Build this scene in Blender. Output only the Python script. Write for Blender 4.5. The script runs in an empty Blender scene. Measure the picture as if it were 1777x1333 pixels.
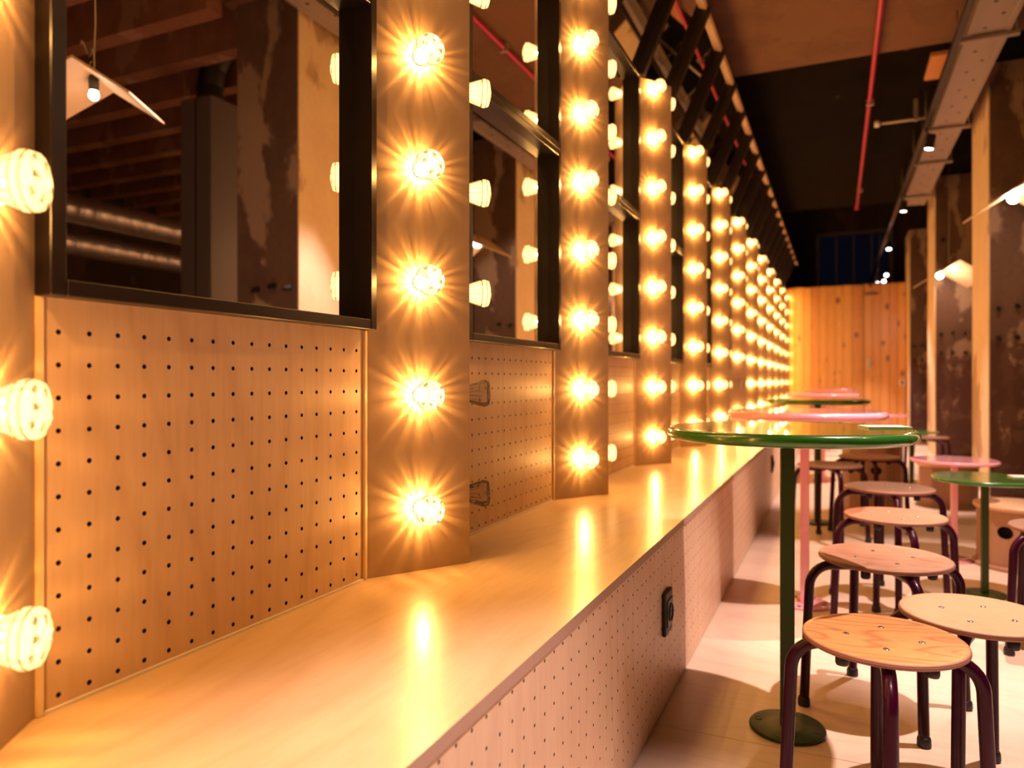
import bpy, bmesh, math, random
from mathutils import Vector, Matrix

# ------------------------------------------------------------------ scene, camera, world, exposure
sc = bpy.context.scene
COL = sc.collection
PI = math.pi
random.seed(7)
# x = out from the mirror wall into the hall, y = along the wall away from the camera, z = up
YAW = 0.4197
FPX = 1267.0
cam_d = bpy.data.cameras.new('camera')
cam = bpy.data.objects.new('camera', cam_d)
COL.objects.link(cam)
cam.location = (0, 0, 0.89)
cam.rotation_euler = (PI / 2, 0, YAW)
cam_d.sensor_width = 36.0
cam_d.lens = FPX * 36.0 / 1777.0
cam_d.shift_y = -6.0 / 1777.0
cam_d.clip_start = 0.02
cam_d.dof.use_dof = True
cam_d.dof.focus_distance = 1.45
cam_d.dof.aperture_fstop = 2.9
sc.camera = cam

sc.view_settings.view_transform = 'Standard'
sc.view_settings.look = 'None'
sc.view_settings.gamma = 1.0
sc.view_settings.use_curve_mapping = False
sc.view_settings.exposure = 0.0

world = bpy.data.worlds.new('dim hall')
sc.world = world
world.use_nodes = True
bg = world.node_tree.nodes['Background']
bg.inputs[0].default_value = (0.55, 0.42, 0.40, 1)
bg.inputs[1].default_value = 0.004

cy = sc.cycles
cy.use_denoising = True
cy.max_bounces = 7
cy.diffuse_bounces = 3
cy.glossy_bounces = 4
cy.transmission_bounces = 4
cy.transparent_max_bounces = 10
cy.sample_clamp_indirect = 4.0
cy.caustics_reflective = False
cy.caustics_refractive = False
cy.use_light_tree = True

BULB_W = 2.9            # each warm bulb
SPOT_W = 430.0           # each track spotlight
BULB_COL = (1.0, 0.46, 0.108)
SPOT_COL = (1.0, 0.72, 0.67)

# ------------------------------------------------------------------ material helpers
def new_mat(name):
    m = bpy.data.materials.new(name)
    m.use_nodes = True
    nt = m.node_tree
    return m, nt, nt.nodes['Principled BSDF']

def nd(nt, typ, **kw):
    n = nt.nodes.new(typ)
    for k, v in kw.items():
        setattr(n, k, v)
    return n

def ramp(nt, fac, stops):
    r = nd(nt, 'ShaderNodeValToRGB')
    el = r.color_ramp.elements
    while len(el) < len(stops):
        el.new(0.5)
    for e, (p, c) in zip(el, stops):
        e.position = p
        e.color = (c[0], c[1], c[2], 1)
    nt.links.new(fac, r.inputs[0])
    return r.outputs[0]

def coords(nt, scale, rnd=True):
    tc = nd(nt, 'ShaderNodeTexCoord')
    mp = nd(nt, 'ShaderNodeMapping')
    mp.inputs['Scale'].default_value = scale
    nt.links.new(tc.outputs['Object'], mp.inputs['Vector'])
    if rnd:
        oi = nd(nt, 'ShaderNodeObjectInfo')
        mu = nd(nt, 'ShaderNodeVectorMath', operation='SCALE')
        cb = nd(nt, 'ShaderNodeCombineXYZ')
        for i in range(3):
            nt.links.new(oi.outputs['Random'], cb.inputs[i])
        nt.links.new(cb.outputs[0], mu.inputs[0])
        mu.inputs['Scale'].default_value = 37.0
        nt.links.new(mu.outputs[0], mp.inputs['Location'])
    return mp.outputs[0]

def noise(nt, vec, scale, detail=4.0, rough=0.55, dist=0.0):
    n = nd(nt, 'ShaderNodeTexNoise')
    nt.links.new(vec, n.inputs['Vector'])
    n.inputs['Scale'].default_value = scale
    n.inputs['Detail'].default_value = detail
    n.inputs['Roughness'].default_value = rough
    n.inputs['Distortion'].default_value = dist
    return n.outputs[0]

def mixc(nt, fac, a, b, mode='MIX'):
    m = nd(nt, 'ShaderNodeMix', data_type='RGBA', blend_type=mode)
    if isinstance(fac, float):
        m.inputs[0].default_value = fac
    else:
        nt.links.new(fac, m.inputs[0])
    for s, i in ((a, 6), (b, 7)):
        if isinstance(s, tuple):
            m.inputs[i].default_value = (s[0], s[1], s[2], 1)
        else:
            nt.links.new(s, m.inputs[i])
    return m.outputs[2]

def bump(nt, p, h, strength, dist=0.002):
    b = nd(nt, 'ShaderNodeBump')
    b.inputs['Strength'].default_value = strength
    b.inputs['Distance'].default_value = dist
    nt.links.new(h, b.inputs['Height'])
    nt.links.new(b.outputs[0], p.inputs['Normal'])

def plain(name, col, rough=0.5, metal=0.0, coat=0.0, coat_rough=0.05, spec=0.5):
    m, nt, p = new_mat(name)
    p.inputs['Base Color'].default_value = (col[0], col[1], col[2], 1)
    p.inputs['Roughness'].default_value = rough
    p.inputs['Metallic'].default_value = metal
    p.inputs['Coat Weight'].default_value = coat
    p.inputs['Coat Roughness'].default_value = coat_rough
    p.inputs['Specular IOR Level'].default_value = spec
    return m

def wood(name, light, dark, axis, rough=0.5, coat=0.0, coat_rough=0.2, contrast=1.0, freq=1.0, blot=0.25, ring=0.45, stain=(0.72, 0.66, 0.6)):
    """plywood / board with grain running along axis 0, 1 or 2"""
    m, nt, p = new_mat(name)
    st = [1.0, 1.0, 1.0]
    st[axis] = 0.09
    v = coords(nt, tuple(st))
    big = noise(nt, v, 5.0 * freq, 3.0, 0.5, 0.6)
    fine = noise(nt, v, 95.0 * freq, 3.0, 0.6)
    st2 = [1.0, 1.0, 1.0]
    st2[axis] = 0.22
    v2 = coords(nt, tuple(st2))
    # cathedral figure: contour lines of a slow noise
    slow = noise(nt, v2, 2.6 * freq, 1.0, 0.4, 0.3)
    mu = nd(nt, 'ShaderNodeMath', operation='MULTIPLY')
    mu.inputs[1].default_value = 26.0
    nt.links.new(slow, mu.inputs[0])
    fr = nd(nt, 'ShaderNodeMath', operation='PINGPONG')
    fr.inputs[1].default_value = 1.0
    nt.links.new(mu.outputs[0], fr.inputs[0])
    mid = tuple(0.5 * (a + b) for a, b in zip(light, dark))
    c0 = ramp(nt, big, [(0.3, mid), (0.7, light)])
    c1 = ramp(nt, fr.outputs[0], [(0.0, dark), (0.35, light), (1.0, light)])
    c = mixc(nt, ring * contrast, c0, c1)
    cf = ramp(nt, fine, [(0.32, dark), (0.6, light)])
    c = mixc(nt, 0.28 * contrast, c, cf)
    vb = coords(nt, (1, 1, 1))
    bl = noise(nt, vb, 2.3, 4.0, 0.6)
    cb = ramp(nt, bl, [(0.3, stain), (0.62, (1, 1, 1))])
    c = mixc(nt, blot, c, cb, 'MULTIPLY')
    nt.links.new(c, p.inputs['Base Color'])
    rr = nd(nt, 'ShaderNodeMapRange')
    nt.links.new(bl, rr.inputs[0])
    rr.inputs[3].default_value = rough - 0.06
    rr.inputs[4].default_value = rough + 0.08
    nt.links.new(rr.outputs[0], p.inputs['Roughness'])
    p.inputs['Coat Weight'].default_value = coat
    p.inputs['Coat Roughness'].default_value = coat_rough
    bump(nt, p, fine, 0.12, 0.0006)
    return m

def ply_edge(name, light, dark, axis=2, freq=260.0):
    m, nt, p = new_mat(name)
    tc = nd(nt, 'ShaderNodeTexCoord')
    sp = nd(nt, 'ShaderNodeSeparateXYZ')
    nt.links.new(tc.outputs['Object'], sp.inputs[0])
    mu = nd(nt, 'ShaderNodeMath', operation='MULTIPLY')
    mu.inputs[1].default_value = freq * 2
    nt.links.new(sp.outputs[axis], mu.inputs[0])
    pp = nd(nt, 'ShaderNodeMath', operation='PINGPONG')
    pp.inputs[1].default_value = 1.0
    nt.links.new(mu.outputs[0], pp.inputs[0])
    c = ramp(nt, pp.outputs[0], [(0.3, dark), (0.65, light)])
    nt.links.new(c, p.inputs['Base Color'])
    p.inputs['Roughness'].default_value = 0.6
    return m

M = {}
BIRCH_L, BIRCH_D = (0.80, 0.57, 0.36), (0.60, 0.38, 0.22)
M['peg'] = wood('birch plywood wall sheet', BIRCH_L, BIRCH_D, 2, 0.5, 0.0, contrast=0.95, blot=0.4)
M['pillar'] = wood('birch plywood column face', (0.50, 0.345, 0.215), (0.41, 0.275, 0.17), 2, 0.55, contrast=0.45)
M['bench'] = wood('varnished birch bench top', (0.88, 0.67, 0.42), (0.70, 0.47, 0.25), 1, 0.34, 1.0, 0.24, contrast=0.9, blot=0.55)
M['bench_front'] = wood('birch plywood bench front', (0.80, 0.57, 0.38), (0.62, 0.38, 0.26), 2, 0.45, contrast=0.9)
M['edge'] = ply_edge('layered plywood edge', (0.62, 0.42, 0.30), (0.30, 0.17, 0.13))
M['floor'] = wood('pale plywood floor', (0.84, 0.66, 0.50), (0.66, 0.46, 0.32), 0, 0.42, 0.25, 0.3, contrast=0.7, blot=0.4)
M['seat_a'] = wood('oak veneer seat', (0.68, 0.31, 0.095), (0.26, 0.085, 0.022), 0, 0.38, 0.3, 0.25, contrast=1.4, freq=3.0, blot=0.2, ring=0.6)
M['seat_b'] = wood('pale worn veneer seat', (0.74, 0.47, 0.25), (0.55, 0.30, 0.16), 0, 0.4, 0.25, 0.25, contrast=0.7, freq=3.0, blot=0.3)
M['seat_c'] = wood('stained worn seat', (0.70, 0.45, 0.27), (0.36, 0.15, 0.10), 0, 0.45, 0.15, 0.3, contrast=1.0, freq=2.4, blot=0.85, stain=(0.50, 0.30, 0.26))
M['seat_d'] = wood('dark worn seat', (0.22, 0.125, 0.07), (0.14, 0.072, 0.042), 0, 0.45, 0.2, 0.3, contrast=0.8, freq=3.0, blot=0.4)
M['seat_e'] = wood('reddish veneer seat', (0.54, 0.23, 0.12), (0.38, 0.15, 0.075), 0, 0.42, 0.2, 0.3, contrast=0.7, freq=3.0, blot=0.4)
M['seat_edge'] = ply_edge('stool ply edge', (0.34, 0.15, 0.08), (0.16, 0.06, 0.04), 2, 240.0)
M['drum'] = wood('plywood drum', (0.46, 0.26, 0.15), (0.32, 0.16, 0.09), 2, 0.5, contrast=0.8)
M['lamp_ply'] = wood('thin lamp plywood', (0.78, 0.56, 0.36), (0.66, 0.44, 0.26), 1, 0.5, contrast=0.5)
M['void'] = plain('hole shade and bolt black', (0.006, 0.004, 0.004), 0.9)  # shade inside holes put into the colour; also the black of the bolts
M['frame'] = plain('black satin frame', (0.014, 0.009, 0.008), 0.34, spec=0.5)
M['green'] = plain('green lacquer', (0.028, 0.17, 0.020), 0.22, coat=1.0, coat_rough=0.03)
M['green_dark'] = plain('green painted steel', (0.030, 0.058, 0.004), 0.45, spec=0.3)
M['pink'] = plain('pink lacquer', (0.85, 0.37, 0.46), 0.25, coat=1.0, coat_rough=0.03)
M['plum'] = plain('plum gloss paint', (0.030, 0.0012, 0.010), 0.3, coat=0.15, coat_rough=0.06, spec=0.15)
M['rubber'] = plain('black rubber', (0.010, 0.007, 0.008), 0.5)
M['chrome'] = plain('polished steel', (0.75, 0.72, 0.70), 0.2, 1.0)
M['galv'] = plain('galvanised steel', (0.40, 0.34, 0.30), 0.5, 0.6)
M['duct'] = plain('spiral duct steel', (0.50, 0.46, 0.46), 0.28, 0.9)
M['red'] = plain('red painted pipe', (0.46, 0.004, 0.085), 0.4)
M['white'] = plain('white plastic', (0.8, 0.78, 0.74), 0.4)
M['paper'] = plain('paper', (0.85, 0.78, 0.70), 0.6)
M['black'] = plain('matt black', (0.008, 0.006, 0.006), 0.55)
M['clad'] = plain('grey steel cladding', (0.20, 0.16, 0.16), 0.5, 0.3)
M['grey'] = plain('socket grey', (0.10, 0.09, 0.09), 0.5)
M['cord'] = plain('pale cord', (0.5, 0.42, 0.34), 0.7)
M['night'] = plain('night window glass with dusk behind', (0.01, 0.015, 0.04), 0.1, coat=1.0)
M['night'].node_tree.nodes['Principled BSDF'].inputs['Emission Color'].default_value = (0.25, 0.32, 1.0, 1)
M['night'].node_tree.nodes['Principled BSDF'].inputs['Emission Strength']  .default_value = 0.004
M['orange'] = wood('orange ply patch', (0.72, 0.33, 0.13), (0.60, 0.26, 0.10), 0, 0.6, contrast=0.5)

def mirror_mat():
    m = bpy.data.materials.new('mirror glass')
    m.use_nodes = True
    nt = m.node_tree
    nt.nodes.remove(nt.nodes['Principled BSDF'])
    g = nd(nt, 'ShaderNodeBsdfGlossy')
    g.inputs['Color'].default_value = (0.86, 0.85, 0.83, 1)
    g.inputs['Roughness'].default_value = 0.0
    nt.links.new(g.outputs[0], nt.nodes['Material Output'].inputs[0])
    return m
M['mirror'] = mirror_mat()

def lens_mat(name, strength, transp, col=(1.0, 0.50, 0.165)):
    """clear plastic that scatters the lamp's own light: part see-through, part glow, a glossy skin"""
    m = bpy.data.materials.new(name)
    m.use_nodes = True
    nt = m.node_tree
    nt.nodes.remove(nt.nodes['Principled BSDF'])
    tr = nd(nt, 'ShaderNodeBsdfTransparent')
    em = nd(nt, 'ShaderNodeEmission')
    em.inputs[0].default_value = (*col, 1)
    em.inputs[1].default_value = strength
    gl = nd(nt, 'ShaderNodeBsdfGlossy')
    gl.inputs['Roughness'].default_value = 0.08
    a = nd(nt, 'ShaderNodeMixShader')
    a.inputs[0].default_value = transp
    if strength > 0:
        nt.links.new(em.outputs[0], a.inputs[1])
    else:
        df = nd(nt, 'ShaderNodeBsdfDiffuse')
        df.inputs[0].default_value = (0.62, 0.52, 0.44, 1)
        nt.links.new(df.outputs[0], a.inputs[1])
    nt.links.new(tr.outputs[0], a.inputs[2])
    b = nd(nt, 'ShaderNodeMixShader')
    fz = nd(nt, 'ShaderNodeFresnel')
    fz.inputs[0].default_value = 1.4
    nt.links.new(fz.outputs[0], b.inputs[0])
    nt.links.new(a.outputs[0], b.inputs[1])
    nt.links.new(gl.outputs[0], b.inputs[2])
    nt.links.new(b.outputs[0], nt.nodes['Material Output'].inputs[0])
    m.cycles.emission_sampling = 'NONE'
    return m
M['lens_glow'] = lens_mat('glowing bulb lens', 6.0, 0.45)
M['lens_dim'] = lens_mat('clear ring of lit lens', 0.75, 0.35, (1.0, 0.50, 0.16))
M['lens_off'] = lens_mat('clear unlit lens', 0.0, 0.72)

def emit(name, col, s):
    m = bpy.data.materials.new(name)
    m.use_nodes = True
    nt = m.node_tree
    nt.nodes.remove(nt.nodes['Principled BSDF'])
    em = nd(nt, 'ShaderNodeEmission')
    em.inputs[0].default_value = (*col, 1)
    em.inputs[1].default_value = s
    nt.links.new(em.outputs[0], nt.nodes['Material Output'].inputs[0])
    m.cycles.emission_sampling = 'NONE'
    return m
M['core'] = emit('lit bulb core', (1.0, 0.55, 0.2), 25.0)
M['spot_lens'] = emit('lit spotlight lens', (1.0, 0.93, 0.95), 14.0)
M['globe'] = emit('lit lamp globe', (1.0, 0.70, 0.47), 220.0)
M['globe'].cycles.emission_sampling = 'AUTO'

def speckled_ceiling():
    m, nt, p = new_mat('black painted ceiling')
    v = coords(nt, (1, 1, 1), False)
    n1 = noise(nt, v, 3.0, 4.0)
    c = ramp(nt, n1, [(0.3, (0.0035, 0.0025, 0.002)), (0.7, (0.007, 0.005, 0.004))])
    vo = nd(nt, 'ShaderNodeTexVoronoi')
    vo.inputs['Scale'].default_value = 2.6
    nt.links.new(v, vo.inputs['Vector'])
    k = ramp(nt, vo.outputs['Distance'], [(0.035, (1, 1, 1)), (0.06, (0, 0, 0))])
    c = mixc(nt, k, c, (0.06, 0.035, 0.018))
    nt.links.new(c, p.inputs['Base Color'])
    p.inputs['Roughness'].default_value = 0.95
    p.inputs['Specular IOR Level'].default_value = 0.05
    return m

def concrete(name, a, b, patch, sc_=1.0, low=None):
    m, nt, p = new_mat(name)
    v = coords(nt, (1, 1, 1), False)
    n1 = noise(nt, v, 2.2 * sc_, 6.0, 0.62, 0.3)
    n2 = noise(nt, v, 24.0 * sc_, 5.0, 0.65)
    vs = coords(nt, (1, 1, 0.25), False)
    n3 = noise(nt, vs, 6.0 * sc_, 3.0, 0.6)
    c = ramp(nt, n1, [(0.34, b), (0.66, a)])
    c = mixc(nt, 0.35, c, ramp(nt, n2, [(0.3, b), (0.7, a)]))
    c = mixc(nt, 0.30, c, ramp(nt, n3, [(0.3, b), (0.7, a)]))
    # old paint and plaster patches with sharp ragged borders
    pv = coords(nt, (1, 1, 0.55), False)
    pn = noise(nt, pv, 1.9 * sc_, 5.0, 0.55, 0.2)
    pm = ramp(nt, pn, [(0.53, (0, 0, 0)), (0.56, (1, 1, 1))])
    c = mixc(nt, pm, c, patch)
    if low:
        # dark old paint up to a ragged line on the lower half
        tc = nd(nt, 'ShaderNodeTexCoord')
        sp = nd(nt, 'ShaderNodeSeparateXYZ')
        nt.links.new(tc.outputs['Object'], sp.inputs[0])
        ad = nd(nt, 'ShaderNodeMath', operation='MULTIPLY_ADD')
        nt.links.new(n1, ad.inputs[0])
        ad.inputs[1].default_value = 0.5
        nt.links.new(sp.outputs[2], ad.inputs[2])
        lm = nd(nt, 'ShaderNodeMapRange')
        nt.links.new(ad.outputs[0], lm.inputs[0])
        lm.inputs[1].default_value = low[0]
        lm.inputs[2].default_value = low[0] + 0.03
        lm.inputs[3].default_value = 0.85
        lm.inputs[4].default_value = 0.0
        n4 = noise(nt, v, 5.5, 4.0, 0.6, 0.1)
        keep = ramp(nt, n4, [(0.54, (1, 1, 1)), (0.58, (0, 0, 0))])
        k = nd(nt, 'ShaderNodeMath', operation='MULTIPLY')
        nt.links.new(lm.outputs[0], k.inputs[0])
        nt.links.new(keep, k.inputs[1])
        c = mixc(nt, k.outputs[0], c, low[1])
    nt.links.new(c, p.inputs['Base Color'])
    p.inputs['Roughness'].default_value = 0.85
    p.inputs['Specular IOR Level'].default_value = 0.25
    bump(nt, p, n2, 0.35, 0.004)
    return m
M['column'] = concrete('weathered concrete column', (0.20, 0.125, 0.095), (0.09, 0.050, 0.042), (0.36, 0.25, 0.185), 1.0,
                       (1.42, (0.095, 0.046, 0.044)))
M['column_lit_side'] = concrete('column side with bulb light in colour', (0.92, 0.73, 0.50), (0.74, 0.55, 0.36), (0.52, 0.35, 0.22), 1.0)  # bulb light on the side facing the mirror wall, put into a paler colour
M['soffit'] = concrete('brown concrete beam', (0.20, 0.105, 0.065), (0.11, 0.055, 0.035), (0.175, 0.09, 0.056), 0.8)
M['rib'] = concrete('red brown ceiling rib', (0.42, 0.19, 0.11), (0.24, 0.10, 0.06), (0.42, 0.22, 0.14), 1.2)
M['ceil'] = speckled_ceiling()
M['darkwall'] = concrete('dark plaster wall', (0.085, 0.055, 0.040), (0.045, 0.030, 0.022), (0.10, 0.06, 0.045), 0.6)

def plank_mat():
    m, nt, p = new_mat('knotty orange pine')
    v = coords(nt, (1, 1, 0.08))
    g = noise(nt, v, 40.0, 4.0, 0.6, 0.4)
    c = ramp(nt, g, [(0.3, (0.80, 0.40, 0.10)), (0.7, (0.92, 0.52, 0.16))])
    kv = coords(nt, (1, 1, 0.62))
    vo = nd(nt, 'ShaderNodeTexVoronoi')
    vo.inputs['Scale'].default_value = 4.6
    nt.links.new(kv, vo.inputs['Vector'])
    k = ramp(nt, vo.outputs['Distance'], [(0.10, (1, 1, 1)), (0.20, (0, 0, 0))])
    c = mixc(nt, k, c, (0.22, 0.06, 0.025))
    oi = nd(nt, 'ShaderNodeObjectInfo')
    t = ramp(nt, oi.outputs['Random'], [(0.0, (0.74, 0.62, 0.54)), (1.0, (1, 1, 1))])
    c = mixc(nt, 1.0, c, t, 'MULTIPLY')
    nt.links.new(c, p.inputs['Base Color'])
    p.inputs['Roughness'].default_value = 0.45
    p.inputs['Coat Weight'].default_value = 1.0
    p.inputs['Coat Roughness'].default_value = 0.26
    p.inputs['Coat IOR'].default_value = 1.7
    return m
M['plank'] = plank_mat()

# ------------------------------------------------------------------ mesh helpers
class MB:
    def __init__(self):
        self.v, self.f, self.m, self.s = [], [], [], []
    def face(self, idx, mi=0, smooth=False):
        self.f.append(tuple(idx)); self.m.append(mi); self.s.append(smooth)
    def poly(self, pts, mi=0, smooth=False):
        b = len(self.v)
        self.v += [tuple(p) for p in pts]
        self.face(range(b, b + len(pts)), mi, smooth)
    def box(self, x0, x1, y0, y1, z0, z1, mi=0):
        b = len(self.v)
        self.v += [(x, y, z) for z in (z0, z1) for (x, y) in ((x0, y0), (x1, y0), (x1, y1), (x0, y1))]
        for q in ((3, 2, 1, 0), (4, 5, 6, 7), (0, 1, 5, 4), (1, 2, 6, 5), (2, 3, 7, 6), (3, 0, 4, 7)):
            self.face([b + i for i in q], mi)
        return self
    def prism(self, pts, z0, z1, mi=0, mi_cap=None):
        """pts: counter-clockwise (x, y)"""
        n = len(pts); b = len(self.v)
        self.v += [(x, y, z0) for x, y in pts] + [(x, y, z1) for x, y in pts]
        mc = mi if mi_cap is None else mi_cap
        self.face([b + i for i in range(n)][::-1], mc)
        self.face([b + n + i for i in range(n)], mc)
        for i in range(n):
            j = (i + 1) % n
            self.face((b + i, b + j, b + n + j, b + n + i), mi)
        return self
    def lathe(self, prof, n=24, mi=0, smooth=True, c=(0, 0, 0), mats=None, sharp=False):
        """prof: (r, z) going up the outside; r = 0 closes with a fan"""
        b = len(self.v); rows = []
        for r, z in prof:
            if r < 1e-7:
                rows.append([len(self.v)]); self.v.append((c[0], c[1], c[2] + z))
            else:
                rows.append(list(range(len(self.v), len(self.v) + n)))
                self.v += [(c[0] + r * math.cos(2 * PI * i / n), c[1] + r * math.sin(2 * PI * i / n), c[2] + z) for i in range(n)]
        for k in range(len(rows) - 1):
            A, B = rows[k], rows[k + 1]
            for i in range(n):
                j = (i + 1) % n
                mm = mats(k, i) if mats else mi
                if len(A) == 1 and len(B) == 1: continue
                if len(A) == 1: self.face((A[0], B[j], B[i]), mm, smooth)
                elif len(B) == 1: self.face((A[i], A[j], B[0]), mm, smooth)
                else: self.face((A[i], A[j], B[j], B[i]), mm, smooth)
        return self
    def tube(self, path, r, n=10, mi=0, cap=True):
        P = [Vector(p) for p in path]
        rs = r if isinstance(r, (list, tuple)) else [r] * len(P)
        t0 = (P[1] - P[0]).normalized()
        up = Vector((0, 0, 1)) if abs(t0.z) < 0.9 else Vector((1, 0, 0))
        nrm = (up - t0 * up.dot(t0)).normalized()
        rows = []
        for i, p in enumerate(P):
            if i == 0: t = t0
            elif i == len(P) - 1: t = (P[i] - P[i - 1]).normalized()
            else: t = ((P[i + 1] - P[i]).normalized() + (P[i] - P[i - 1]).normalized()).normalized()
            nrm = (nrm - t * nrm.dot(t)).normalized()
            bn = t.cross(nrm)
            row = []
            for k in range(n):
                a = 2 * PI * k / n
                q = p + (nrm * math.cos(a) + bn * math.sin(a)) * rs[i]
                row.append(len(self.v)); self.v.append(tuple(q))
            rows.append(row)
        for A, B in zip(rows, rows[1:]):
            for k in range(n):
                j = (k + 1) % n
                self.face((A[k], A[j], B[j], B[k]), mi, True)
        if cap:
            self.face(rows[0][::-1], mi); self.face(rows[-1], mi)
        return self
    def mesh(self, name, mats):
        me = bpy.data.meshes.new(name)
        me.from_pydata(self.v, [], self.f)
        for mt in (mats if isinstance(mats, (list, tuple)) else [mats]):
            me.materials.append(mt)
        me.polygons.foreach_set('material_index', self.m)
        me.polygons.foreach_set('use_smooth', self.s)
        me.update()
        return me

def link(name, data, parent=None, loc=(0, 0, 0), rot=(0, 0, 0)):
    o = bpy.data.objects.new(name, data)
    COL.objects.link(o)
    o.location = loc
    o.rotation_euler = rot
    if parent is not None:
        o.parent = parent
    return o

def tag(o, label=None, cat=None, group=None, kind=None):
    if label: o['label'] = label
    if cat: o['category'] = cat
    if group: o['group'] = group
    if kind: o['kind'] = kind
    return o

def thing(name, label, cat, loc=(0, 0, 0), rz=0.0, group=None):
    return tag(link(name, None, None, loc, (0, 0, rz)), label, cat, group)

def part(name, mb, mats, parent, loc=(0, 0, 0), rot=(0, 0, 0), bevel=0.0, seg=2):
    o = link(name, mb.mesh(name, mats), parent, loc, rot)
    if bevel:
        b = o.modifiers.new('soft edge', 'BEVEL')
        b.width = bevel; b.segments = seg; b.limit_method = 'ANGLE'
    return o

def structure(name, mb, mats, loc=(0, 0, 0), bevel=0.0):
    o = part(name, mb, mats, None, loc, bevel=bevel)
    o['kind'] = 'structure'
    return o

def copy_tree(o, parent=None):
    c = o.copy()
    COL.objects.link(c)
    if parent is not None:
        c.parent = parent
    for ch in list(o.children):
        copy_tree(ch, c)
    return c

def rect_with_hole(mb, x0, x1, z0, z1, cx, cz, rx, rz, y, depth, mi=0, mi_wall=1, mi_cap=1, n8=1):
    """upright rectangle in the x-z plane (front towards -y) with an oval hole sunk `depth` to +y"""
    n = 8 * n8
    b = len(mb.v)
    mb.v += [(x0, y, z0), (x1, y, z0), (x1, y, z1), (x0, y, z1)]
    ring = []
    for k in range(n):
        a = -3 * PI / 4 + 2 * PI * k / n
        ring.append(len(mb.v)); mb.v.append((cx + rx * math.cos(a), y, cz + rz * math.sin(a)))
    back = []
    for k in range(n):
        a = -3 * PI / 4 + 2 * PI * k / n
        back.append(len(mb.v)); mb.v.append((cx + rx * math.cos(a), y + depth, cz + rz * math.sin(a)))
    q = n // 4
    for s in range(4):
        seq = [ring[(s * q + i) % n] for i in range(q + 1)]
        mb.face([b + s, b + (s + 1) % 4] + seq[::-1], mi)
    for k in range(n):
        j = (k + 1) % n
        mb.face((ring[k], ring[j], back[j], back[k]), mi_wall)  # hole walls get the dark colour as painted shade
    if mi_cap is not None:
        mb.face(back, mi_cap)

def peg_sheet(nx, nz, pitch, mx, z0, z1, zfirst, r=0.0036, depth=0.011, width=None):
    """drilled sheet, front at y = 0 facing -y, x from 0; every hole is sunk geometry"""
    mb = MB()
    W = width if width else 2 * mx + (nx - 1) * pitch
    h = pitch / 2
    xs0, xs1 = mx - h, mx + (nx - 1) * pitch + h
    zs0, zs1 = zfirst - h, zfirst + (nz - 1) * pitch + h
    zs0c = max(zs0, z0)
    for i in range(nx):
        for k in range(nz):
            cx, cz = mx + i * pitch, zfirst + k * pitch
            rect_with_hole(mb, max(cx - h, 0), min(cx + h, W), max(cz - h, z0), min(cz + h, z1), cx, cz, r, r, 0.0, depth)
    # plain borders, back and edges
    def q(xa, xb, za, zb):
        if xb - xa > 1e-5 and zb - za > 1e-5:
            mb.poly([(xa, 0, za), (xb, 0, za), (xb, 0, zb), (xa, 0, zb)])
    q(0, max(xs0, 0), z0, z1); q(min(xs1, W), W, z0, z1)
    q(max(xs0, 0), min(xs1, W), z0, max(zs0, z0)); q(max(xs0, 0), min(xs1, W), min(zs1, z1), z1)
    D = depth + 0.001
    mb.poly([(0, D, z0), (0, D, z1), (W, D, z1), (W, D, z0)], 0)
    mb.poly([(0, 0, z0), (0, 0, z1), (0, D, z1), (0, D, z0)], 2)
    mb.poly([(W, 0, z0), (W, D, z0), (W, D, z1), (W, 0, z1)], 2)
    mb.poly([(0, 0, z1), (W, 0, z1), (W, D, z1), (0, D, z1)], 2)
    mb.poly([(0, 0, z0), (0, D, z0), (W, D, z0), (W, 0, z0)], 2)
    return mb

# ------------------------------------------------------------------ the room shell
Y0, Y1 = -3.0, 17.0
XL, XR = -0.98, 6.6
mb = MB().box(XL - 0.1, XR + 0.1, Y0, Y1, -0.06, -0.0125)
floor = structure('floor', mb, M['darkwall'])
# pale plywood sheets of the floor, each a part
fw, fl = 1.22, 2.44
sheet = MB().box(0, fl - 0.0018, 0, fw - 0.0018, -0.012, 0.0).mesh('floor_sheet', [M['floor']])
yy = -3.0
row = 0
while yy < 13.9:
    xx = -0.425 - (0.61 if row % 2 else 0.0) - 0.2
    while xx < 5.5:
        link('floor_sheet', sheet, floor, (xx, yy, 0))
        xx += fl
    yy += fw
    row += 1
structure('wall_left', MB().box(XL - 0.12, XL, Y0, Y1, 0, 4.7), M['darkwall'])
structure('wall_right', MB().box(XR, XR + 0.12, Y0, Y1, 0, 4.7), M['darkwall'])
structure('wall_back', MB().box(XL, XR, Y0 - 0.12, Y0, 0, 4.7), M['darkwall'])
structure('wall_end', MB().box(XL, XR, Y1, Y1 + 0.12, 0, 4.7), M['darkwall'])
ceil = structure('ceiling', MB().box(XL, XR, Y0, 5.75, 3.46, 3.6).box(XL, XR, 5.75, 11.2, 3.32, 3.6).box(XL, XR, 11.2, Y1, 4.6, 4.7), M['ceil'])
# broad downstand beam over the near bays
part('beam', MB().box(XL, 1.6, 3.35, 5.74, 3.19, 3.46), M['soffit'], ceil)
part('beam', MB().box(XL, 1.6, -1.6, 0.8, 3.19, 3.46), M['soffit'], ceil)
part('beam', MB().box(1.06, 1.6, 0.8, 3.35, 3.21, 3.46), M['soffit'], ceil)
for k in range(14):
    y = 0.9 + 0.47 * k
    part('ceiling_rib', MB().prism([(1.62, y), (6.55, y), (6.55, y + 0.12), (1.62, y + 0.12)], 3.12, 3.455), M['rib'], ceil)

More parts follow.
